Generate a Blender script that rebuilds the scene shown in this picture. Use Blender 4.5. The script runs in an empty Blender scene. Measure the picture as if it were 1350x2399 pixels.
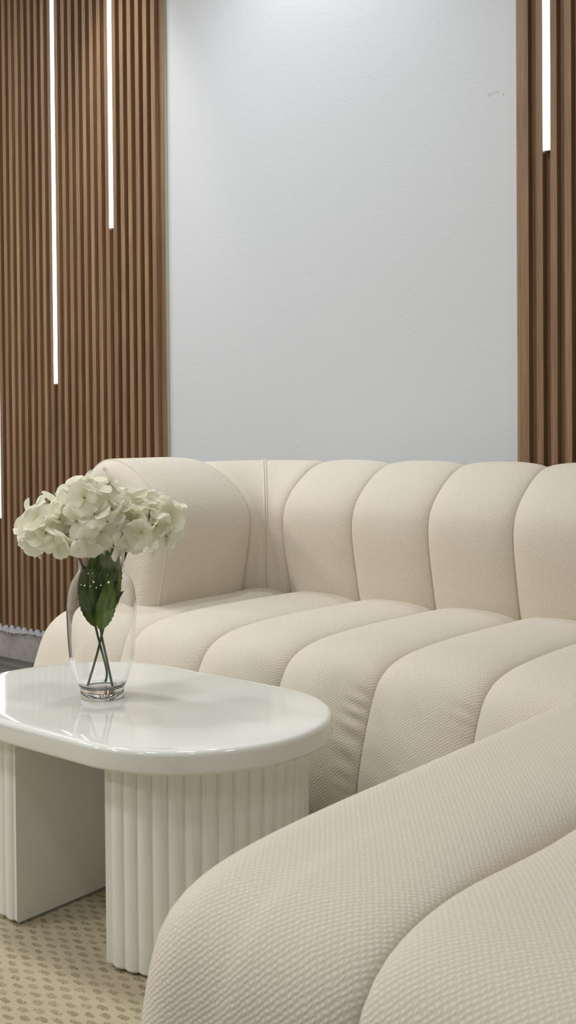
import bpy, bmesh, math, random
from mathutils import Vector, Matrix, Euler
S = bpy.context.scene
C = S.collection
random.seed(7)
PI = math.pi

# ------------------------------------------------------------------ camera
TH, PITCH, ROLL, FPX = math.radians(39.6), math.radians(1.04), 0.0077, 2600.0
cam_d = bpy.data.cameras.new('camera')
cam = bpy.data.objects.new('camera', cam_d); C.objects.link(cam)
cam_d.sensor_fit = 'VERTICAL'; cam_d.sensor_height = 36.0; cam_d.sensor_width = 36.0
cam_d.lens = FPX / 2399 * 36.0
CY = 1012 + FPX * math.tan(PITCH)
cam_d.shift_y = -(1199.5 - CY) / 2399
cam_d.clip_start = 0.02
Fh = Vector((-math.sin(TH), math.cos(TH), 0)); Rh = Vector((math.cos(TH), math.sin(TH), 0)); Z = Vector((0, 0, 1))
Fw = Fh * math.cos(PITCH) - Z * math.sin(PITCH); Uc = Z * math.cos(PITCH) + Fh * math.sin(PITCH)
Rr = Rh * math.cos(ROLL) - Uc * math.sin(ROLL); Ur = Uc * math.cos(ROLL) + Rh * math.sin(ROLL)
M = Matrix((Rr, Ur, -Fw)).transposed().to_4x4(); M.translation = Vector((0, 0, 0.88))
cam.matrix_world = M
cam_d.dof.use_dof = True; cam_d.dof.focus_distance = 2.25; cam_d.dof.aperture_fstop = 14.0
S.camera = cam

# ------------------------------------------------------------------ view, world, lights
S.view_settings.view_transform = 'Standard'; S.view_settings.look = 'None'
S.view_settings.gamma = 1.0; S.view_settings.use_curve_mapping = False
S.view_settings.exposure = -0.13
w = bpy.data.worlds.new('world'); S.world = w; w.use_nodes = True
w.node_tree.nodes['Background'].inputs[0].default_value = (0.9, 0.95, 1, 1)
w.node_tree.nodes['Background'].inputs[1].default_value = 0.15

def area(name, loc, size, power, col, rot=(0, 0, 0), size_y=None, spread=PI):
    l = bpy.data.lights.new(name, 'AREA'); l.energy = power; l.color = col
    l.shape = 'RECTANGLE'; l.size = size; l.size_y = size_y or size; l.spread = spread
    o = bpy.data.objects.new(name, l); C.objects.link(o); o.location = loc; o.rotation_euler = rot
    return o
def spot(name, loc, target, power, angle, blend, col, radius=0.04):
    l = bpy.data.lights.new(name, 'SPOT'); l.energy = power; l.color = col
    l.spot_size = math.radians(angle); l.spot_blend = blend; l.shadow_soft_size = radius
    o = bpy.data.objects.new(name, l); C.objects.link(o); o.location = loc
    o.rotation_euler = (Vector(target) - Vector(loc)).to_track_quat('-Z', 'Y').to_euler()
    return o
WARM = (1.0, 0.985, 0.955)
for y, k in ((1.25, 1.15), (-0.35, 1.0), (-1.95, 0.9)):            # rows of round ceiling lamps
    for x, q in ((-4.3, 21), (-2.9, 18), (-1.4, 10), (0.3, 5)):
        area('ceiling_lamp', (x, y, 2.88), 0.32, q * k, WARM).data.shape = 'DISK'
spot('downlight', (-2.08, 2.45, 2.86), (-2.08, 2.62, 0), 34, 100, 0.9, (0.92, 0.96, 1.0))
spot('downlight', (-2.93, 2.32, 2.86), (-2.93, 2.66, 1.9), 24, 50, 0.9, (1.0, 0.93, 0.82))

# ------------------------------------------------------------------ node helpers
def srgb(r, g, b):
    f = lambda c: c / 12.92 if c <= 0.04045 else ((c + 0.055) / 1.055) ** 2.4
    return (f(r / 255), f(g / 255), f(b / 255), 1)
class NT:
    def __init__(s, name):
        s.m = bpy.data.materials.new(name); s.m.use_nodes = True; s.t = s.m.node_tree
        s.b = s.t.nodes['Principled BSDF']
    def n(s, typ, **kw):
        nd = s.t.nodes.new(typ)
        for k, v in kw.items():
            if k.startswith('i_'):
                key = k[2:]
                nd.inputs[int(key) if key.isdigit() else key].default_value = v
            else: setattr(nd, k, v)
        return nd
    def l(s, a, b): s.t.links.new(a, b)
    def math(s, op, a, b=None, c=None):
        nd = s.t.nodes.new('ShaderNodeMath'); nd.operation = op
        for i, x in enumerate((a, b, c)):
            if x is None: continue
            if isinstance(x, (int, float)): nd.inputs[i].default_value = x
            else: s.l(x, nd.inputs[i])
        return nd.outputs[0]
    def ramp(s, fac, stops):
        r = s.t.nodes.new('ShaderNodeValToRGB'); e = r.color_ramp.elements
        while len(e) < len(stops): e.new(0.5)
        for x, (p, c) in zip(e, stops): x.position = p; x.color = c
        s.l(fac, r.inputs[0]); return r.outputs[0]
    def mix(s, fac, a, b, mode='MIX'):
        nd = s.t.nodes.new('ShaderNodeMix'); nd.data_type = 'RGBA'; nd.blend_type = mode
        for sock, x in ((nd.inputs[0], fac), (nd.inputs[6], a), (nd.inputs[7], b)):
            if isinstance(x, (int, float, tuple)): sock.default_value = x
            else: s.l(x, sock)
        return nd.outputs[2]
    def bump(s, h, strength, dist):
        b = s.n('ShaderNodeBump'); b.inputs['Strength'].default_value = strength; b.inputs['Distance'].default_value = dist
        s.l(h, b.inputs['Height']); s.l(b.outputs[0], s.b.inputs['Normal']); return b
    def set(s, **kw):
        for k, v in kw.items(): s.b.inputs[k.replace('_', ' ')].default_value = v
def simple(name, col, rough=0.5, **kw):
    m = NT(name); m.set(Base_Color=col, Roughness=rough, **kw)
    return m.m

def mat_fabric():
    m = NT('woven_boucle_fabric')
    uv = m.n('ShaderNodeUVMap')
    nz = m.n('ShaderNodeTexNoise', i_Scale=120.0, i_Detail=3.0); m.l(uv.outputs[0], nz.inputs['Vector'])
    sp = m.n('ShaderNodeSeparateXYZ'); m.l(uv.outputs[0], sp.inputs[0])
    jit = m.math('MULTIPLY', m.math('SUBTRACT', nz.outputs[0], 0.5), 0.0052)
    a = m.math('ADD', m.math('ADD', m.math('MULTIPLY', sp.outputs[0], 0.62), m.math('MULTIPLY', sp.outputs[1], 0.79)), jit)
    b = m.math('ADD', m.math('SUBTRACT', m.math('MULTIPLY', sp.outputs[0], 0.79), m.math('MULTIPLY', sp.outputs[1], 0.62)), jit)
    s1 = m.math('ADD', m.math('MULTIPLY', m.math('SINE', m.math('MULTIPLY', a, 2 * PI / 0.0050)), 0.5), 0.5)
    s2 = m.math('ADD', m.math('MULTIPLY', m.math('SINE', m.math('MULTIPLY', b, 2 * PI / 0.0058)), 0.5), 0.5)
    h = m.math('ADD', m.math('MULTIPLY', s1, m.math('ADD', m.math('MULTIPLY', s2, 0.8), 0.2)), 0.0)
    fine = m.n('ShaderNodeTexNoise', i_Scale=900.0, i_Detail=1.0); m.l(uv.outputs[0], fine.inputs['Vector'])
    h2 = m.math('ADD', h, m.math('MULTIPLY', fine.outputs[0], 0.35))
    m.bump(h2, 0.5, 0.0012)
    big = m.n('ShaderNodeTexNoise', i_Scale=5.0, i_Detail=3.0); m.l(uv.outputs[0], big.inputs['Vector'])
    c = m.mix(big.outputs[0], srgb(226, 217, 204), srgb(229, 223, 209))
    yarn = m.ramp(h2, [(0.1, (0.86, 0.84, 0.81, 1)), (0.75, (1, 1, 1, 1))])
    c = m.mix(1.0, c, yarn, 'MULTIPLY')
    m.l(c, m.b.inputs['Base Color'])
    m.set(Roughness=0.95); m.b.inputs['Sheen Weight'].default_value = 0.25; m.b.inputs['Sheen Roughness'].default_value = 0.6
    m.b.inputs['Specular IOR Level'].default_value = 0.15
    return m.m
def mat_wood():
    m = NT('oak_veneer')
    tc = m.n('ShaderNodeTexCoord'); sp = m.n('ShaderNodeSeparateXYZ'); m.l(tc.outputs['Object'], sp.inputs[0])
    idx = m.math('FLOOR', m.math('DIVIDE', m.math('ADD', sp.outputs[0], 3.6405 + 4.0), 0.04))
    wn = m.n('ShaderNodeTexWhiteNoise', noise_dimensions='1D'); m.l(idx, wn.inputs['W'])
    mp = m.n('ShaderNodeMapping'); mp.inputs['Scale'].default_value = (260, 260, 7)
    off = m.n('ShaderNodeCombineXYZ'); m.l(m.math('MULTIPLY', wn.outputs[0], 40), off.inputs[2])
    ad = m.n('ShaderNodeVectorMath'); m.l(tc.outputs['Object'], ad.inputs[0]); m.l(off.outputs[0], ad.inputs[1])
    m.l(ad.outputs[0], mp.inputs['Vector'])
    n1 = m.n('ShaderNodeTexNoise', i_Scale=1.0, i_Detail=5.0, i_Roughness=0.62); m.l(mp.outputs[0], n1.inputs['Vector'])
    mp2 = m.n('ShaderNodeMapping'); mp2.inputs['Scale'].default_value = (55, 55, 1.6); m.l(ad.outputs[0], mp2.inputs['Vector'])
    n2 = m.n('ShaderNodeTexNoise', i_Scale=1.0, i_Detail=3.0); m.l(mp2.outputs[0], n2.inputs['Vector'])
    c = m.ramp(n2.outputs[0], [(0.3, srgb(138, 108, 80)), (0.55, srgb(158, 127, 96)), (0.75, srgb(176, 146, 114))])
    g = m.ramp(n1.outputs[0], [(0.32, (0.62, 0.58, 0.54, 1)), (0.55, (1, 1, 1, 1)), (0.75, (1.0, 1.0, 1.0, 1))])
    c = m.mix(0.75, c, g, 'MULTIPLY')
    t = m.ramp(wn.outputs[0], [(0.0, (0.80, 0.78, 0.77, 1)), (1.0, (1.0, 1.0, 1.0, 1))])
    c = m.mix(1.0, c, t, 'MULTIPLY')
    m.l(c, m.b.inputs['Base Color']); m.set(Roughness=0.48); m.bump(n1.outputs[0], 0.25, 0.0006)
    m.b.inputs['Specular IOR Level'].default_value = 0.4
    return m.m
def mat_wall():
    m = NT('painted_plaster')
    tc = m.n('ShaderNodeTexCoord'); sp = m.n('ShaderNodeSeparateXYZ'); m.l(tc.outputs['Object'], sp.inputs[0])
    n = m.n('ShaderNodeTexNoise', i_Scale=120.0, i_Detail=3.0); m.l(tc.outputs['Object'], n.inputs['Vector'])
    m.bump(n.outputs[0], 0.28, 0.0015)
    # scuffs: one ragged streak and a dot beside it
    def blob(x, z, rx, rz):
        a = m.math('POWER', m.math('DIVIDE', m.math('SUBTRACT', sp.outputs[0], x), rx), 2.0)
        b = m.math('POWER', m.math('DIVIDE', m.math('SUBTRACT', sp.outputs[2], z), rz), 2.0)
        return m.math('LESS_THAN', m.math('ADD', a, b), 1.0)
    sc = m.n('ShaderNodeTexNoise', i_Scale=420.0, i_Detail=2.0); m.l(tc.outputs['Object'], sc.inputs['Vector'])
    th = m.math('GREATER_THAN', sc.outputs[0], 0.54)
    k = m.math('MAXIMUM', m.math('MULTIPLY', m.math('MAXIMUM', blob(-1.507, 1.793, 0.008, 0.0055), blob(-1.489, 1.796, 0.011, 0.004)), th), blob(-1.4655, 1.786, 0.0016, 0.0034))
    c = m.mix(m.math('MULTIPLY', k, 0.55), srgb(211, 215, 221), srgb(70, 70, 74))
    m.l(c, m.b.inputs['Base Color']); m.set(Roughness=0.55)
    return m.m
def mat_rug():
    m = NT('woven_rug')
    tc = m.n('ShaderNodeTexCoord'); mp = m.n('ShaderNodeMapping'); m.l(tc.outputs['Object'], mp.inputs['Vector'])
    nz = m.n('ShaderNodeTexNoise', i_Scale=70.0, i_Detail=2.0); m.l(tc.outputs['Object'], nz.inputs['Vector'])
    sp = m.n('ShaderNodeSeparateXYZ'); m.l(mp.outputs[0], sp.inputs[0])
    jx = m.math('MULTIPLY', m.math('SUBTRACT', nz.outputs[0], 0.5), 0.010)
    X = m.math('ADD', sp.outputs[0], jx); Y = m.math('ADD', sp.outputs[1], jx)
    row = m.math('DIVIDE', Y, 0.0135); ri = m.math('FLOOR', row); rf = m.math('SUBTRACT', row, ri)
    par = m.math('MULTIPLY', m.math('MODULO', m.math('ADD', ri, 400.0), 2.0), 0.5)
    col = m.math('ADD', m.math('DIVIDE', X, 0.0455), par); cf = m.math('FRACT', m.math('ADD', col, 100.0))
    wn = m.n('ShaderNodeTexWhiteNoise', noise_dimensions='2D')
    cb = m.n('ShaderNodeCombineXYZ'); m.l(m.math('FLOOR', col), cb.inputs[0]); m.l(ri, cb.inputs[1]); m.l(cb.outputs[0], wn.inputs['Vector'])
    ex = m.math('DIVIDE', m.math('ABSOLUTE', m.math('SUBTRACT', cf, 0.5)), 0.27)
    ey = m.math('DIVIDE', m.math('ABSOLUTE', m.math('SUBTRACT', rf, 0.5)), 0.38)
    d = m.math('ADD', m.math('POWER', ex, 3.0), m.math('POWER', ey, 2.5))
    dash = m.ramp(d, [(0.45, (1, 1, 1, 1)), (1.0, (0, 0, 0, 1))])
    tw = m.math('SINE', m.math('MULTIPLY', m.math('ADD', X, m.math('MULTIPLY', Y, 0.5)), 2 * PI / 0.0048))
    fine = m.n('ShaderNodeTexNoise', i_Scale=380.0, i_Detail=2.0); m.l(tc.outputs['Object'], fine.inputs['Vector'])
    weave = m.math('SINE', m.math('MULTIPLY', X, 2 * PI / 0.0042))
    dc = m.mix(m.math('ADD', m.math('MULTIPLY', tw, 0.5), 0.5), srgb(128, 118, 84), srgb(168, 156, 120))
    bc = m.mix(fine.outputs[0], srgb(172, 160, 132), srgb(208, 197, 172))
    dk = m.math('MULTIPLY', dash, m.math('ADD', m.math('MULTIPLY', wn.outputs[0], 0.40), 0.34))
    c = m.mix(dk, bc, dc)
    m.l(c, m.b.inputs['Base Color']); m.set(Roughness=0.95)
    hb = m.math('ADD', m.math('MULTIPLY', fine.outputs[0], 0.5), m.math('MULTIPLY', weave, 0.15))
    h = m.math('ADD', hb, m.math('MULTIPLY', dash, m.math('SUBTRACT', m.math('MULTIPLY', tw, 0.4), 0.75)))
    m.bump(h, 0.8, 0.0018)
    return m.m
def mat_lacquer():
    m = NT('white_lacquer')
    tc = m.n('ShaderNodeTexCoord'); n = m.n('ShaderNodeTexNoise', i_Scale=7.0, i_Detail=1.0); m.l(tc.outputs['Object'], n.inputs['Vector'])
    m.bump(n.outputs[0], 0.05, 0.004)
    m.set(Base_Color=srgb(239, 242, 237), Roughness=0.07); m.b.inputs['Coat Weight'].default_value = 0.3; m.b.inputs['Coat Roughness'].default_value = 0.08
    return m.m
def mat_concrete():
    m = NT('rough_concrete')
    tc = m.n('ShaderNodeTexCoord'); n = m.n('ShaderNodeTexNoise', i_Scale=14.0, i_Detail=8.0, i_Roughness=0.7); m.l(tc.outputs['Object'], n.inputs['Vector'])
    c = m.ramp(n.outputs[0], [(0.3, srgb(140, 136, 130)), (0.7, srgb(178, 174, 168))])
    m.l(c, m.b.inputs['Base Color']); m.set(Roughness=0.85); m.bump(n.outputs[0], 0.4, 0.004)
    return m.m
def mat_floor():
    m = NT('dark_floor_tile')
    tc = m.n('ShaderNodeTexCoord'); mp = m.n('ShaderNodeMapping'); mp.inputs['Scale'].default_value = (3, 22, 1); m.l(tc.outputs['Object'], mp.inputs['Vector'])
    n = m.n('ShaderNodeTexNoise', i_Scale=1.0, i_Detail=5.0); m.l(mp.outputs[0], n.inputs['Vector'])
    c = m.ramp(n.outputs[0], [(0.3, srgb(62, 60, 60)), (0.7, srgb(104, 101, 99))])
    m.l(c, m.b.inputs['Base Color']); m.set(Roughness=0.42)
    return m.m
def mat_petal():
    m = NT('cream_silk_petal')
    uv = m.n('ShaderNodeUVMap'); sp = m.n('ShaderNodeSeparateXYZ'); m.l(uv.outputs[0], sp.inputs[0])
    vein = m.math('SINE', m.math('MULTIPLY', sp.outputs[0], 46.0))
    n = m.n('ShaderNodeTexNoise', i_Scale=40.0, i_Detail=2.0); m.l(uv.outputs[0], n.inputs['Vector'])
    c = m.ramp(sp.outputs[1], [(0.0, srgb(240, 240, 208)), (0.4, srgb(253, 252, 236)), (1.0, srgb(254, 253, 242))])
    m.l(c, m.b.inputs['Base Color']); m.set(Roughness=0.7); m.bump(m.math('ADD', vein, n.outputs[0]), 0.35, 0.0006)
    tr = m.n('ShaderNodeBsdfTranslucent'); m.l(c, tr.inputs[0])
    mx = m.n('ShaderNodeMixShader'); mx.inputs[0].default_value = 0.45
    m.l(m.b.outputs[0], mx.inputs[1]); m.l(tr.outputs[0], mx.inputs[2])
    m.l(mx.outputs[0], m.t.nodes['Material Output'].inputs[0])
    return m.m
def mat_leaf():
    m = NT('silk_leaf')
    uv = m.n('ShaderNodeUVMap'); sp = m.n('ShaderNodeSeparateXYZ'); m.l(uv.outputs[0], sp.inputs[0])
    vein = m.math('SINE', m.math('MULTIPLY', m.math('SUBTRACT', sp.outputs[1], m.math('MULTIPLY', m.math('ABSOLUTE', sp.outputs[0]), 0.7)), 42.0))
    n = m.n('ShaderNodeTexNoise', i_Scale=3.0, i_Detail=2.0); m.l(uv.outputs[0], n.inputs['Vector'])
    c = m.ramp(n.outputs[0], [(0.33, srgb(84, 118, 38)), (0.58, srgb(124, 158, 58)), (0.72, srgb(150, 104, 70))])
    m.l(c, m.b.inputs['Base Color']); m.set(Roughness=0.5); m.bump(vein, 0.25, 0.001)
    return m.m
def mat_glass():
    m = NT('clear_glass')
    m.set(Base_Color=(1, 1, 1, 1), Roughness=0.0, IOR=1.45); m.b.inputs['Transmission Weight'].default_value = 1.0
    return m.m
FABRIC, WOOD, WALL, RUG, LACQ = mat_fabric(), mat_wood(), mat_wall(), mat_rug(), mat_lacquer()
CONC, FLOOR, PETAL, LEAF, GLASS = mat_concrete(), mat_floor(), mat_petal(), mat_leaf(), mat_glass()
PLAIN = simple('plain_wall_paint', srgb(222, 221, 216), 0.7)
CEIL = simple('ceiling_paint', srgb(228, 227, 224), 0.8)
MDF = simple('pale_board_core', srgb(190, 188, 166), 0.7)
SEAL = simple('white_filler', srgb(214, 216, 220), 0.8)
ALU = simple('aluminium', srgb(190, 192, 196), 0.35, Metallic=1.0)
PAD = simple('grey_felt', srgb(168, 170, 174), 0.9)
BASE = simple('dark_base_cloth', srgb(60, 52, 46), 0.9)
STEM = simple('green_stem', srgb(74, 96, 62), 0.5)
EYE = simple('dark_green_stalk', srgb(28, 62, 44), 0.55)
LED = NT('led_diffuser'); LED.set(Base_Color=(1, 1, 1, 1)); LED.b.inputs['Emission Color'].default_value = (0.86, 0.92, 1.0, 1); LED.b.inputs['Emission Strength'].default_value = 7.0; LED = LED.m

# ------------------------------------------------------------------ object helpers
def obj(name, me, parent=None, mat=None, smooth=True):
    o = bpy.data.objects.new(name, me); C.objects.link(o)
    if parent is not None: o.parent = parent
    if mat is not None and not me.materials: me.materials.append(mat)
    if smooth: me.polygons.foreach_set('use_smooth', [True] * len(me.polygons))
    return o
def mesh(name, v, f, uv=None):
    me = bpy.data.meshes.new(name); me.from_pydata([tuple(p) for p in v], [], f)
    if uv:
        lay = me.uv_layers.new(name='UVMap'); k = 0
        for p in me.polygons:
            for li in p.loop_indices:
                lay.data[li].uv = uv[me.loops[li].vertex_index]
    me.update(); return me
def empty(name, loc, label=None, cat=None, group=None):
    o = bpy.data.objects.new(name, None); C.objects.link(o); o.location = loc; o.empty_display_size = 0.1
    if label: o['label'] = label
    if cat: o['category'] = cat
    if group: o['group'] = group
    return o
def boxes_mesh(name, bx, bevel=0.0):
    bm = bmesh.new()
    for (x0, x1, y0, y1, z0, z1) in bx:
        r = bmesh.ops.create_cube(bm, size=1.0)
        for v in r['verts']:
            v.co = Vector(((x0 + x1) / 2 + v.co.x * (x1 - x0), (y0 + y1) / 2 + v.co.y * (y1 - y0), (z0 + z1) / 2 + v.co.z * (z1 - z0)))
    if bevel:
        bmesh.ops.bevel(bm, geom=[e for e in bm.edges], offset=bevel, segments=2, affect='EDGES', profile=0.5)
    me = bpy.data.meshes.new(name); bm.to_mesh(me); bm.free(); return me
def structure(name, bx, mat, bevel=0.0):
    o = obj(name, boxes_mesh(name, bx, bevel), None, mat, False); o['kind'] = 'structure'; return o
def catmull(pts, n, closed=True):
    out = []; N = len(pts); segs = N if closed else N - 1
    dense = []
    for i in range(segs):
        g = lambda j: Vector(pts[j % N] if closed else pts[max(0, min(N - 1, j))])
        p0, p1, p2, p3 = g(i - 1), g(i), g(i + 1), g(i + 2)
        for k in range(24):
            t = k / 24
            dense.append(0.5 * ((2 * p1) + (p2 - p0) * t + (2 * p0 - 5 * p1 + 4 * p2 - p3) * t * t + (3 * p1 - p0 - 3 * p2 + p3) * t ** 3))
    dense.append(dense[0] if closed else Vector(pts[-1]))
    L = [0]
    for a, b in zip(dense, dense[1:]): L.append(L[-1] + (b - a).length)
    cnt = n if closed else n - 1; j = 0
    for i in range(n):
        d = L[-1] * i / cnt
        while j < len(L) - 2 and L[j + 1] < d: j += 1
        t = (d - L[j]) / max(1e-9, L[j + 1] - L[j]); out.append(dense[j].lerp(dense[j + 1], min(1, max(0, t))))
    return out, L[-1]
def tube_mesh(name, pts, rad, seg=8, closed_ends=True):
    pts = [Vector(p) for p in pts]; v = []; f = []; n = len(pts)
    rads = rad if isinstance(rad, (list, tuple)) else [rad] * n
    up = None
    for i, p in enumerate(pts):
        t = (pts[min(n - 1, i + 1)] - pts[max(0, i - 1)]).normalized()
        if up is None: up = t.orthogonal().normalized()
        up = (up - t * up.dot(t)).normalized(); s = t.cross(up)
        for k in range(seg):
            a = 2 * PI * k / seg; v.append(p + (up * math.cos(a) + s * math.sin(a)) * rads[i])
    for i in range(n - 1):
        for k in range(seg):
            f.append((i * seg + k, i * seg + (k + 1) % seg, (i + 1) * seg + (k + 1) % seg, (i + 1) * seg + k))
    if closed_ends:
        f.append(tuple(range(seg))[::-1]); f.append(tuple((n - 1) * seg + k for k in range(seg)))
    return mesh(name, v, f)
def lathe_mesh(name, prof, seg=72):
    v = []; f = []; n = len(prof)
    for r, z in prof:
        for k in range(seg):
            a = 2 * PI * k / seg; v.append((r * math.cos(a), r * math.sin(a), z))
    for i in range(n - 1):
        for k in range(seg):
            f.append((i * seg + k, i * seg + (k + 1) % seg, (i + 1) * seg + (k + 1) % seg, (i + 1) * seg + k))
    return v, f

# ------------------------------------------------------------------ the room
FZ = -0.012; WY = 2.695; CZ = 2.90
structure('floor', [(-5.6, 2.8, -4.2, WY + 0.1, FZ - 0.1, FZ)], FLOOR)
structure('ceiling', [(-5.6, 2.8, -4.2, WY + 0.1, CZ, CZ + 0.1)], CEIL)
structure('wall_back', [(-5.6, 2.8, WY, WY + 0.1, FZ, CZ)], WALL)
structure('wall_left', [(-5.7, -5.6, -4.2, WY + 0.1, FZ, CZ)], PLAIN)
structure('wall_right', [(2.8, 2.9, -4.2, WY + 0.1, FZ, CZ)], PLAIN)
structure('wall_front', [(-5.6, 2.8, -4.3, -4.2, FZ, CZ)], PLAIN)

# concrete curb under the slat panel, with a ragged line of white filler on top
def curb():
    x0, x1, n = -5.59, -2.74, 150
    v = []; f = []
    for i in range(n + 1):
        x = x0 + (x1 - x0) * i / n
        zt = 0.099 + random.uniform(-0.0015, 0.0015); y = WY - 0.008 + random.uniform(-0.0012, 0.0012)
        v += [(x, y, FZ), (x, y, zt - 0.004), (x, y + 0.003, zt), (x, WY, zt), (x, WY, FZ)]
    for i in range(n):
        a = i * 5; b = a + 5
        for k in range(4): f.append((a + k, b + k, b + k + 1, a + k + 1))
    f.append((0, 1, 2, 3, 4)); f.append(tuple(n * 5 + k for k in (4, 3, 2, 1, 0)))
    return mesh('baseboard_back', v, f)
o = obj('baseboard_back', curb(), None, CONC, False); o['kind'] = 'structure'
def filler():
    x0, x1, n = -5.58, -2.76, 560
    v = []; f = []
    for i in range(n + 1):
        x = x0 + (x1 - x0) * i / n
        ph = ((x + 3.64) / 0.04) % 1.0
        zt = (0.1235 if ph > 0.46 else 0.112) + random.uniform(-0.002, 0.002)
        zb = 0.094 + 0.004 * math.sin(x * 21) + random.uniform(-0.003, 0.002)
        y = WY - 0.0125 + 0.002 * math.sin(x * 90)
        v += [(x, y, zb), (x, y - 0.002, (zb + zt) / 2), (x, y + 0.001, zt), (x, WY, zt)]
    for i in range(n):
        a = i * 4; b = a + 4
        for k in range(3): f.append((a + k, b + k, b + k + 1, a + k + 1))
    return mesh('filler', v, f)
obj('filler', filler(), o, SEAL)

# ------------------------------------------------------------------ slat wall panels
SY0, SY1, ZB, ZT = 2.66, 2.68, 0.125, 2.86
def panel(name, x0, x1, slats, edge, label, loc):
    t = empty(name, loc, label, 'wall panel', 'wooden slat wall panels')
    rel = lambda b: (b[0] - loc[0], b[1] - loc[0], b[2] - loc[1], b[3] - loc[1], b[4] - loc[2], b[5] - loc[2])
    obj('backing_board', boxes_mesh('backing_board', [rel((x0, x1, SY1, SY1 + 0.002, ZB, ZT))]), t, WOOD, False)
    obj('board_core', boxes_mesh('board_core', [rel((x0, x1, SY1 + 0.002, WY - 0.0005, ZB + 0.001, ZT))]), t, MDF, False)
    obj('slats', boxes_mesh('slats', [rel((a, a + 0.019, SY0, SY1, ZB + random.uniform(-0.002, 0.002), ZT)) for a in slats], 0.0008), t, WOOD, False)
    if edge: obj('edge_board', boxes_mesh('edge_board', [rel((edge[0], edge[1], SY0, SY1, ZB, ZT))], 0.0008), t, WOOD, False)
    return t
panel('slat_wall_panel', -5.4, -2.757, [-3.64 + 0.04 * k for k in range(-43, 22)], None,
      'wide brown wooden slat wall panel left of the white wall, with three light strips', (-3.6, 2.66, 0))
panel('slat_wall_panel', -1.409, 1.2, [-1.352 + 0.04 * k for k in range(0, 63)], (-1.409, -1.374),
      'brown wooden slat wall panel right of the white wall, with one light strip', (-1.0, 2.66, 0))
def led(x, zb, label):
    t = empty('led_strip_light', (x, 2.67, zb), label, 'light strip', 'light strips set between the wooden slats')
    h = 2.84 - zb
    obj('diffuser', boxes_mesh('diffuser', [(-0.0098, 0.0098, -0.0105, 0.0035, 0.0, h)], 0.001), t, LED, False)
    obj('profile', boxes_mesh('profile', [(-0.0098, 0.0098, 0.0035, 0.0098, 0.0, h)]), t, ALU, False)
    obj('end_cap', boxes_mesh('end_cap', [(-0.008, 0.008, -0.009, 0.009, -0.003, -0.0002)]), t, ALU, False)
led(-3.6905, 0.548, 'white light strip at the far left edge of the photo, reaching lowest of all')
led(-3.3305, 1.069, 'long white light strip in the left slat panel, the middle one of its three')
led(-3.0105, 1.612, 'short white light strip in the left slat panel, nearest the white wall')
led(-1.3225, 1.607, 'white light strip in the right slat panel, alone right of the white wall')

# ------------------------------------------------------------------ rug
def rug():
    x0, x1, y0, y1 = -2.95, -0.88, -0.5, 1.66
    t = obj('rug', boxes_mesh('rug', [(x0, x1, y0, y1, FZ, 0.0)], 0.004), None, RUG, False)
    t['label'] = 'cream woven flat rug with olive dashes, on the floor under the white coffee table'; t['category'] = 'rug'
rug()

# ------------------------------------------------------------------ sofa
P = 0.2373
SEAMS = [-1.977 + P * k for k in range(9)]          # -1.96 ... -0.08
SOFA = Vector((-1.2, 2.2, FZ))
sofa = empty('sectional_sofa', SOFA, 'cream bouclé channel-tufted corner sofa with low round arm, standing against the white wall', 'sofa')
G = 0.030
def bulge(s, p=2.4):                                # 0 at the seams, 1 in the middle
    return max(0.0, 1 - abs(2 * s - 1) ** p) ** 0.5
def side_stations(n):                               # finer near the seams
    return [0.5 - 0.5 * math.cos(PI * i / n) for i in range(n + 1)]
def normals2(pr):
    n = len(pr); out = []
    for i in range(n):
        t = pr[(i + 1) % n] - pr[i - 1]; nn = Vector((t.y, -t.x)).normalized(); out.append(nn)
    area2 = sum(pr[i].x * pr[(i + 1) % n].y - pr[(i + 1) % n].x * pr[i].y for i in range(n))
    if area2 < 0: out = [-q for q in out]
    return out
def channel_mesh(name, prof, frame, width, off, np_=140, ns=22, extra=None):
    """prof: closed 2-D profile; frame(s, a, z) -> world point for profile coords (a, z) at station s (0..1); off(s) -> profile offset."""
    pr, L = catmull(prof, np_); nr = normals2(pr)
    st = side_stations(ns); v = []; uv = []; f = []
    for s in st:
        d = off(s)
        for i in range(np_):
            dd = d + (extra(s, pr[i]) if extra else 0)
            q = pr[i] + nr[i] * dd
            v.append(Vector(frame(s, q.x, q.y)) - SOFA); uv.append((s * width, L * i / np_ * (-1 if prof is BACK else 1)))
    for j in range(ns):
        for i in range(np_):
            i2 = (i + 1) % np_
            f.append((j * np_ + i, (j + 1) * np_ + i, (j + 1) * np_ + i2, j * np_ + i2))
    f.append(tuple(range(np_))); f.append(tuple(ns * np_ + i for i in range(np_))[::-1])
    me = mesh(name, v, f, uv)
    bm = bmesh.new(); bm.from_mesh(me); bmesh.ops.recalc_face_normals(bm, faces=bm.faces); bm.to_mesh(me); bm.free()
    return me
BACK = [(2.430, 0.36), (2.404, 0.43), (2.384, 0.52), (2.370, 0.60), (2.372, 0.655), (2.392, 0.695), (2.428, 0.730), (2.476, 0.762), (2.525, 0.780),
        (2.572, 0.776), (2.608, 0.745), (2.622, 0.69), (2.624, 0.55), (2.624, 0.40), (2.60, 0.33), (2.50, 0.32)]
SEAT = [(2.62, 0.30), (2.56, 0.395), (2.40, 0.412), (2.22, 0.416), (2.06, 0.417), (1.93, 0.413), (1.86, 0.404), (1.818, 0.386), (1.792, 0.355), (1.770, 0.305),
        (1.751, 0.250), (1.736, 0.190), (1.738, 0.12), (1.765, 0.06), (1.85, 0.035), (2.20, 0.03), (2.52, 0.035), (2.61, 0.10)]
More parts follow.
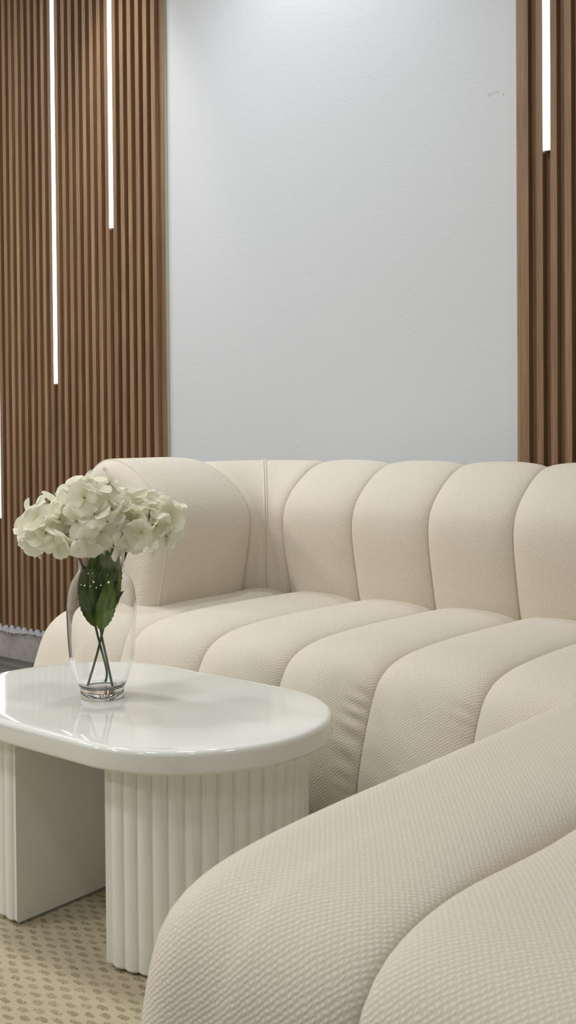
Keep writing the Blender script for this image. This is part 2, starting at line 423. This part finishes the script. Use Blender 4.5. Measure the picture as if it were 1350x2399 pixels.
CH = [(2.62, 0.30), (2.56, 0.395), (2.40, 0.412), (2.00, 0.416), (1.60, 0.417), (1.20, 0.417)] + [(a - 1.03 + 0.016 * max(0.0, min(1.6, (0.40 - z) / 0.1)), z) for a, z in SEAT[4:15]] + [(1.5, 0.03), (2.2, 0.03), (2.52, 0.035), (2.61, 0.10)]

# seat channels of the long side
for k in range(-1, 5):
    if k == -1:
        x0, x1 = -2.350, SEAMS[0]; R = 0.12
        def off(s, R=R, w=x1 - x0):
            d = G * bulge(max(s, 0.5)); e = s * w
            return d - (R - math.sqrt(max(0, R * R - (R - e) ** 2)) if e < R else 0)
        me = channel_mesh('seat_channel', SEAT, lambda s, a, z, x0=x0, x1=x1: (x0 + (x1 - x0) * s, a, z), x1 - x0, off, ns=34)
    else:
        x0, x1 = SEAMS[k], SEAMS[k + 1]
        ex = None; npx = 140; nsx = 22
        if k in (2, 3):                                       # gathered cloth beside the seam on the front
            npx, nsx = 520, 44
            def ex(s, q, k=k):
                if q.x > 2.0 or q.y < 0.1: return 0.0
                wz = math.exp(-((q.y - (0.29 if k == 2 else 0.36)) / (0.085 if k == 2 else 0.03)) ** 2)
                e = (1 - s) * P
                ws = math.exp(-((e - 0.022) / 0.022) ** 2)
                ph = q.y * 2 * PI / 0.030 + 2.0 * math.sin(q.y * 37) - e * 60
                return (0.0026 if k == 2 else 0.0016) * math.sin(ph) * wz * ws
        me = channel_mesh('seat_channel', SEAT, lambda s, a, z, x0=x0, x1=x1: (x0 + (x1 - x0) * s, a, z), P, lambda s: G * bulge(s), npx, nsx, ex)
    obj('seat_channel', me, sofa, FABRIC)
# chaise channels
def smooth(a, b, x):
    t = max(0.0, min(1.0, (x - a) / (b - a))); return t * t * (3 - 2 * t)
def plump(s, q): return 0.020 * (1 - smooth(0.88, 1.12, q.x)) * smooth(0.15, 0.36, q.y) * (1 - 0.9 * bulge(s))
for k in range(5, 8):
    x0, x1 = SEAMS[k], SEAMS[k + 1]
    if k == 5:
        x0 -= 0.045; R = 0.085
        def off(s, w=x1 - x0, R=R):
            d = (G + 0.004) * bulge(max(s, 0.5), 2.8); e = s * w
            return d - (R - math.sqrt(max(0, R * R - (R - e) ** 2)) if e < R else 0)
        me = channel_mesh('chaise_channel', CH, lambda s, a, z, x0=x0, x1=x1: (x0 + (x1 - x0) * s, a, z), x1 - x0, off, 220, 40, lambda s, q: plump(s, q) if s > 0.5 else 0)
    else:
        me = channel_mesh('chaise_channel', CH, lambda s, a, z, x0=x0, x1=x1: (x0 + (x1 - x0) * s, a, z), P, lambda s: G * bulge(s, 2.8), 220, 26, plump)
    obj('chaise_channel', me, sofa, FABRIC)
# back channels
for k in range(0, 8):
    x0, x1 = SEAMS[k], SEAMS[k + 1]
    obj('back_channel', channel_mesh('back_channel', BACK, lambda s, a, z, x0=x0, x1=x1: (x0 + (x1 - x0) * s, a, z), P, lambda s: G * bulge(s), 150, 22, lambda s, q: -0.011 * bulge(s) * min(1, max(0, (q.y - 0.66) / 0.10))), sofa, FABRIC)
# corner of the back
AX = -2.05; CR = 0.045; A0 = 2.302
def corner_frame(s, a, z):
    n = a - 2.37; r = CR
    l1 = (2.37 - r) - A0; l2 = r * PI / 2; l3 = (SEAMS[0] - (AX + r)); tot = l1 + l2 + l3; d = s * tot
    if d < l1: return (AX - n, A0 + d, z)
    if d < l1 + l2:
        an = (d - l1) / r
        dx, dy = -math.cos(an), math.sin(an)
        return (AX + r + dx * (r + n), 2.37 - r + dy * (r + n), z)
    return (AX + r + (d - l1 - l2), 2.37 + n, z)
wc = (2.37 - CR - A0) + CR * PI / 2 + (SEAMS[0] - AX - CR)
corner = obj('back_corner', channel_mesh('back_corner', BACK, corner_frame, wc, lambda s: 0.016 * bulge(s, 4.0), 150, 40), sofa, FABRIC)
def profile_line(prof, frame, s, off, z_lo, extra=0.001, n=150):
    pr, L = catmull(prof, n); nr = normals2(pr)
    pts = [Vector(frame(s, *(pr[i] + nr[i] * (off + extra)))) - SOFA for i in range(n)]
    return pts, pr
for ds in (-0.0032, 0.0032):
    pts, pr = profile_line(BACK, corner_frame, 0.5, 0.016, 0)
    pts = [p + Vector((ds * 0.7071, ds * 0.7071, 0)) for p in pts]
    obj('seam_piping', tube_mesh('seam_piping', pts[2:78], 0.0022, 6), corner, FABRIC)
# arm
V0, V1 = 1.925, A0
def arm_frame(s, a, z): return (AX - (a - 2.37), V0 + (V1 - V0) * s, z)
RA = 0.05
def arm_off(s, w=V1 - V0):
    e = s * w; d = (G + 0.002) * bulge(max(s, 0.5), 2.6)
    return d - (RA - math.sqrt(max(0, RA * RA - (RA - e) ** 2)) if e < RA else 0)
arm = obj('armrest', channel_mesh('armrest', BACK, arm_frame, V1 - V0, arm_off, 150, 44), sofa, FABRIC)
for sv in (0.085, 0.125):
    pts, pr = profile_line(BACK, arm_frame, sv, arm_off(sv), 0, 0.0006)
    if sv < 0.1: obj('seam_piping', tube_mesh('seam_piping', pts[1:118], 0.0022, 6), arm, FABRIC)
# base
obj('base', boxes_mesh('base', [(-2.15 - SOFA.x, -0.15 - SOFA.x, 1.85 - SOFA.y, 2.58 - SOFA.y, 0, 0.06), (-0.70 - SOFA.x, -0.15 - SOFA.x, 0.86 - SOFA.y, 1.85 - SOFA.y, 0, 0.06)], 0.004), sofa, BASE, False)

# ------------------------------------------------------------------ coffee table
TX0, TX1, TYC, TR = -1.685, -1.385, 1.403, 0.2480
TC = Vector(((TX0 + TX1) / 2, TYC, 0.0))
table = empty('coffee_table', TC, 'glossy white oval coffee table with two ribbed pedestal legs, on the cream rug', 'coffee table')
def stadium(inset, n=48):
    r = TR - inset; pts = []
    for i in range(n + 1):
        a = -PI / 2 + PI * i / n; pts.append((TX1 + r * math.cos(a) - TC.x, r * math.sin(a)))
    for i in range(n + 1):
        a = PI / 2 + PI * i / n; pts.append((TX0 + r * math.cos(a) - TC.x, r * math.sin(a)))
    return pts
def tabletop():
    zt, zb, rt, rb = 0.385, 0.345, 0.010, 0.007; rings = []
    rings.append((0.03, zb)); 
    for i in range(7):
        a = -PI / 2 + (PI / 2) * i / 6; rings.append((rb * (1 - math.cos(a)), zb + rb * (1 + math.sin(a))))
    for i in range(9):
        a = (PI / 2) * i / 8; rings.append((rt * (1 - math.cos(a)), zt - rt * (1 - math.sin(a))))
    rings.append((0.03, zt)); v = []; f = []
    for ins, z in rings: v += [(x, y, z) for x, y in stadium(ins)]
    n = len(stadium(0))
    for j in range(len(rings) - 1):
        for i in range(n): f.append((j * n + i, j * n + (i + 1) % n, (j + 1) * n + (i + 1) % n, (j + 1) * n + i))
    f.append(tuple(range(n))[::-1]); f.append(tuple((len(rings) - 1) * n + i for i in range(n)))
    return mesh('tabletop', v, f)
obj('tabletop', tabletop(), table, LACQ)
def leg_outline(sign, xf, r=0.196, ribs=23):
    """flat inner face at xf, reeded half round towards sign*x"""
    pts = [(xf, -r - 0.004)]
    for k in range(ribs):
        for j in range(9):
            t = (k + j / 9) / ribs; a = -PI / 2 + PI * t
            bump_ = 0.0055 * (abs(math.sin(PI * j / 9)) ** 0.6)
            pts.append((xf + sign * (0.012 + (r + bump_) * math.cos(a)), (r + bump_) * math.sin(a)))
    pts.append((xf + sign * 0.012, r)); pts.append((xf, r + 0.004))
    return pts
def leg_mesh(sign, xf):
    o2 = leg_outline(sign, xf - TC.x); n = len(o2); v = []; f = []
    for z in (0.006, 0.009, 0.346):
        k = 0.002 if z == 0.006 else 0
        v += [(x, y * (1 - k / 0.2), z) for x, y in o2]
    for j in range(2):
        for i in range(n): f.append((j * n + i, j * n + (i + 1) % n, (j + 1) * n + (i + 1) % n, (j + 1) * n + i))
    f.append(tuple(range(n))); f.append(tuple(2 * n + i for i in range(n)))
    me = mesh('leg', v, f)
    bm = bmesh.new(); bm.from_mesh(me); bmesh.ops.recalc_face_normals(bm, faces=bm.faces); bm.to_mesh(me); bm.free()
    return me
def pad_mesh(sign, xf):
    pts = [(xf - TC.x + sign * 0.004, -0.18)] + [(xf - TC.x + sign * (0.012 + 0.185 * math.cos(a)), 0.185 * math.sin(a)) for a in [-PI / 2 + PI * i / 24 for i in range(25)]] + [(xf - TC.x + sign * 0.004, 0.18)]
    n = len(pts); v = [(x, y, 0.0) for x, y in pts] + [(x, y, 0.0065) for x, y in pts]
    f = [(i, (i + 1) % n, n + (i + 1) % n, n + i) for i in range(n)] + [tuple(range(n)), tuple(range(n, 2 * n))]
    return mesh('foot_pad', v, f)
for sg, xf in ((1, -1.392), (-1, -1.632)):
    lg = obj('leg', leg_mesh(sg, xf), table, LACQ, False)
    obj('foot_pad', pad_mesh(sg, xf), lg, PAD, False)

# ------------------------------------------------------------------ vase
VB = Vector((-1.597, 1.377, 0.385))
vase = empty('vase', VB, 'clear glass urn-shaped vase on the white coffee table, holding three white hydrangeas', 'vase')
OUT = [(0.0405, 0.014), (0.0415, 0.020), (0.0470, 0.030), (0.0540, 0.048), (0.0590, 0.068), (0.0625, 0.100), (0.0645, 0.140), (0.0650, 0.170), (0.0628, 0.196),
       (0.0575, 0.216), (0.0490, 0.230), (0.0437, 0.239), (0.0430, 0.246), (0.0442, 0.262), (0.0475, 0.284), (0.0510, 0.300)]
outp, _ = catmull(OUT, 60, False)
prof = [(0.0001, 0.0136), (0.030, 0.0136), (0.039, 0.0136)] + [(p.x, p.y) for p in outp]
WT = 0.0022
inn = [(p.x - WT, p.y + 0.0006) for p in outp if p.y > 0.024]
prof += [(outp[-1].x - WT * 0.5, 0.3012)] + inn[::-1] + [(0.040, 0.0235), (0.034, 0.0205), (0.02, 0.0198), (0.0001, 0.0196)]
v, f = lathe_mesh('body', prof)
obj('body', mesh('body', v, f), vase, GLASS)
fp = [(0.0001, 0.0025), (0.026, 0.0020), (0.033, 0.0002), (0.0385, 0.0002), (0.0408, 0.0025), (0.0412, 0.007), (0.0405, 0.0115), (0.0390, 0.0132), (0.0001, 0.0132)]
v, f = lathe_mesh('foot', fp)
obj('foot', mesh('foot', v, f), vase, GLASS)

# ------------------------------------------------------------------ hydrangeas
Rv = Vector((math.cos(TH), math.sin(TH), 0)); Fv = Vector((-math.sin(TH), math.cos(TH), 0))   # across and away from the camera side
def vp(px, py, depth=0.0):            # offsets measured across the vase, metres
    return Rv * px + Fv * depth + Vector((0, 0, py))
def petal_grid(L, W, cup, curl, ruffle, ph, nu=8, nv=10):
    pts = []; uv = []
    for j in range(nv + 1):
        t = j / nv
        wd = W * (math.sqrt(max(0.03, 1 - ((t - 0.58) / 0.435) ** 2)) if t > 0.58 else 0.22 + 0.78 * math.sin(PI / 2 * t / 0.58))
        for i in range(nu + 1):
            u = 2 * i / nu - 1
            x = u * wd / 2; y = L * (t - 0.06 * u * u * t)
            z = cup * (u * u) * wd + curl * L * t * t + ruffle * math.sin(u * 4.0 + ph) * t
            pts.append(Vector((x, y, z))); uv.append((u, t))
    fs = []
    for j in range(nv):
        for i in range(nu):
            a = j * (nu + 1) + i; fs.append((a, a + 1, a + nu + 2, a + nu + 1))
    return pts, fs, uv
def floret_mesh(rng):
    v = []; f = []; uv = []
    for q in range(4):
        L = rng.uniform(0.028, 0.037); W = rng.uniform(0.034, 0.043)
        p, fs, u = petal_grid(L, W, rng.uniform(0.0, 0.16), rng.uniform(-0.40, 0.22), rng.uniform(0.0008, 0.0030), rng.uniform(0, 6))
        R = Matrix.Rotation(q * PI / 2 + rng.uniform(-0.18, 0.18), 3, 'Z') @ Matrix.Rotation(rng.uniform(-0.1, 0.6), 3, 'X') @ Matrix.Rotation(rng.uniform(-0.25, 0.25), 3, 'Y')
        b = len(v); v += [R @ (w_ + Vector((0, 0.0012, 0.0006 * (q % 2)))) for w_ in p]; f += [tuple(b + i for i in t) for t in fs]; uv += u
    return mesh('floret', v, f, uv)
rng = random.Random(11)
FLORETS = [floret_mesh(rng) for _ in range(9)]
def eye_mesh():
    bm = bmesh.new(); bmesh.ops.create_icosphere(bm, subdivisions=2, radius=0.0014)
    me = bpy.data.meshes.new('floret_eye'); bm.to_mesh(me); bm.free(); return me
EYEM = eye_mesh()
def leaf_mesh(L, W, bend, roll):
    nu, nv = 10, 22; v = []; f = []; uv = []
    for j in range(nv + 1):
        t = j / nv; wd = W * math.sin(PI * t ** 0.85) ** 0.8 * (1 + (0.05 if j % 2 else -0.03)) + 0.002
        for i in range(nu + 1):
            u = 2 * i / nu - 1
            v.append((u * wd / 2, L * t, bend * L * t * t + roll * wd * u * u)); uv.append((u, t))
    for j in range(nv):
        for i in range(nu):
            a = j * (nu + 1) + i; f.append((a, a + 1, a + nu + 2, a + nu + 1))
    return mesh('leaf', v, f, uv)
def hydrangea(label, stem_pts, head_c, rad, n, leaves, seed):
    rr = random.Random(seed)
    base = VB + stem_pts[0]
    t = empty('hydrangea_stem', base, label, 'flower', 'white hydrangeas in the glass vase')
    ctrl = [p - stem_pts[0] for p in stem_pts] + [head_c - stem_pts[0]]
    pts, _ = catmull([tuple(p) for p in ctrl], 40, False)
    obj('stem', tube_mesh('stem', pts, 0.0022, 8), t, STEM)
    for (p, d, L, W, bend, roll, spin) in leaves:
        o = obj('leaf', leaf_mesh(L, W, bend, roll), t, LEAF)
        y = d.normalized(); x = y.cross(Vector((0.0, 0.0, 1.0)) if abs(y.z) < 0.95 else Vector((1, 0, 0))).normalized(); z = x.cross(y)
        m = Matrix((x, y, z)).transposed() @ Matrix.Rotation(spin, 3, 'Y')
        m = m.to_4x4(); m.translation = p - stem_pts[0]; o.matrix_local = m
    hc = head_c - stem_pts[0]
    for i in range(n):
        zz = 1 - 1.62 * (i + 0.5) / n; a = i * 2.39996 + seed
        rxy = math.sqrt(1 - zz * zz); d = Vector((rxy * math.cos(a), rxy * math.sin(a), zz))
        c = hc + Rv * d.dot(Vector((1, 0, 0))) * rad[0] + Fv * d.y * rad[1] + Vector((0, 0, d.z * rad[2]))
        c += Vector((rr.uniform(-1, 1), rr.uniform(-1, 1), rr.uniform(-1, 1))) * 0.007
        nrm = (Rv * d.x + Fv * d.y + Vector((0, 0, d.z)) + Vector((rr.uniform(-1, 1), rr.uniform(-1, 1), rr.uniform(-1, 1))) * 0.42).normalized()
        q = nrm.to_track_quat('Z', 'Y').to_matrix() @ Matrix.Rotation(rr.uniform(0, 2 * PI), 3, 'Z')
        s = rr.uniform(0.86, 1.12)
        o = obj('floret', FLORETS[rr.randrange(len(FLORETS))], t, PETAL)
        m = (q * s).to_4x4(); m.translation = c; o.matrix_local = m
        e = obj('floret_eye', EYEM, o, EYE); e.location = (0, 0, 0.0018)
        k = obj('stalk', tube_mesh('stalk', [m.inverted() @ (hc + (c - hc) * 0.30), Vector((0, 0, -0.004)), Vector((0, 0, 0.0005))], 0.0009, 6), o, EYE)
    return t
U3 = Vector
S1 = [vp(-0.026, 0.0225, -0.010), vp(-0.008, 0.080, -0.012), vp(0.004, 0.128, -0.008), vp(0.020, 0.190, 0.0), vp(0.034, 0.235, 0.010), vp(0.055, 0.290, 0.02)]
S2 = [vp(0.003, 0.0245, 0.018), vp(0.006, 0.045, 0.016), vp(-0.006, 0.100, 0.010), vp(-0.013, 0.135, 0.006), vp(-0.022, 0.200, 0.0), vp(-0.032, 0.240, 0.0), vp(-0.055, 0.285, 0.0)]
S3 = [vp(0.022, 0.0215, -0.016), vp(0.010, 0.075, -0.010), vp(0.000, 0.122, -0.006), vp(-0.004, 0.180, -0.012), vp(-0.004, 0.240, -0.020), vp(0.0, 0.29, -0.02)]
LF = lambda p, d, L, W, bend, roll, spin: (vp(*p), vp(*d), L, W, bend, roll, spin)
hydrangea('white hydrangea on the right side of the bouquet in the glass vase', S1, vp(0.086, 0.320, 0.010), (0.051, 0.052, 0.053), 26,
          [LF((0.006, 0.136, -0.004), (0.028, 0.070, 0.0), 0.070, 0.015, -0.22, 0.3, 0.9), LF((0.030, 0.172, -0.004), (0.004, 0.10, 0.004), 0.100, 0.026, -0.04, 0.15, 0.6),
           LF((0.014, 0.172, 0.004), (0.004, 0.09, 0.006), 0.120, 0.050, 0.03, 0.16, 0.25)], 3)
hydrangea('white hydrangea on the left side of the bouquet in the glass vase', S2, vp(-0.090, 0.314, 0.002), (0.050, 0.055, 0.046), 24,
          [LF((-0.012, 0.132, 0.000), (-0.017, 0.080, 0.004), 0.118, 0.044, 0.06, 0.22, -0.45), LF((-0.014, 0.150, -0.014), (-0.003, 0.090, 0.0), 0.115, 0.048, 0.02, 0.22, 0.3)], 5)
hydrangea('tall white hydrangea in the middle of the bouquet, between the left and right heads', S3, vp(-0.006, 0.331, -0.022), (0.060, 0.060, 0.075), 36,
          [LF((-0.001, 0.128, -0.012), (0.018, 0.080, -0.004), 0.100, 0.034, -0.06, 0.30, -0.5), LF((0.0, 0.136, 0.006), (0.004, 0.09, 0.008), 0.140, 0.070, 0.02, 0.14, 0.2),
           LF((-0.002, 0.165, -0.012), (-0.006, 0.09, 0.0), 0.120, 0.058, 0.02, 0.16, -0.2)], 8)
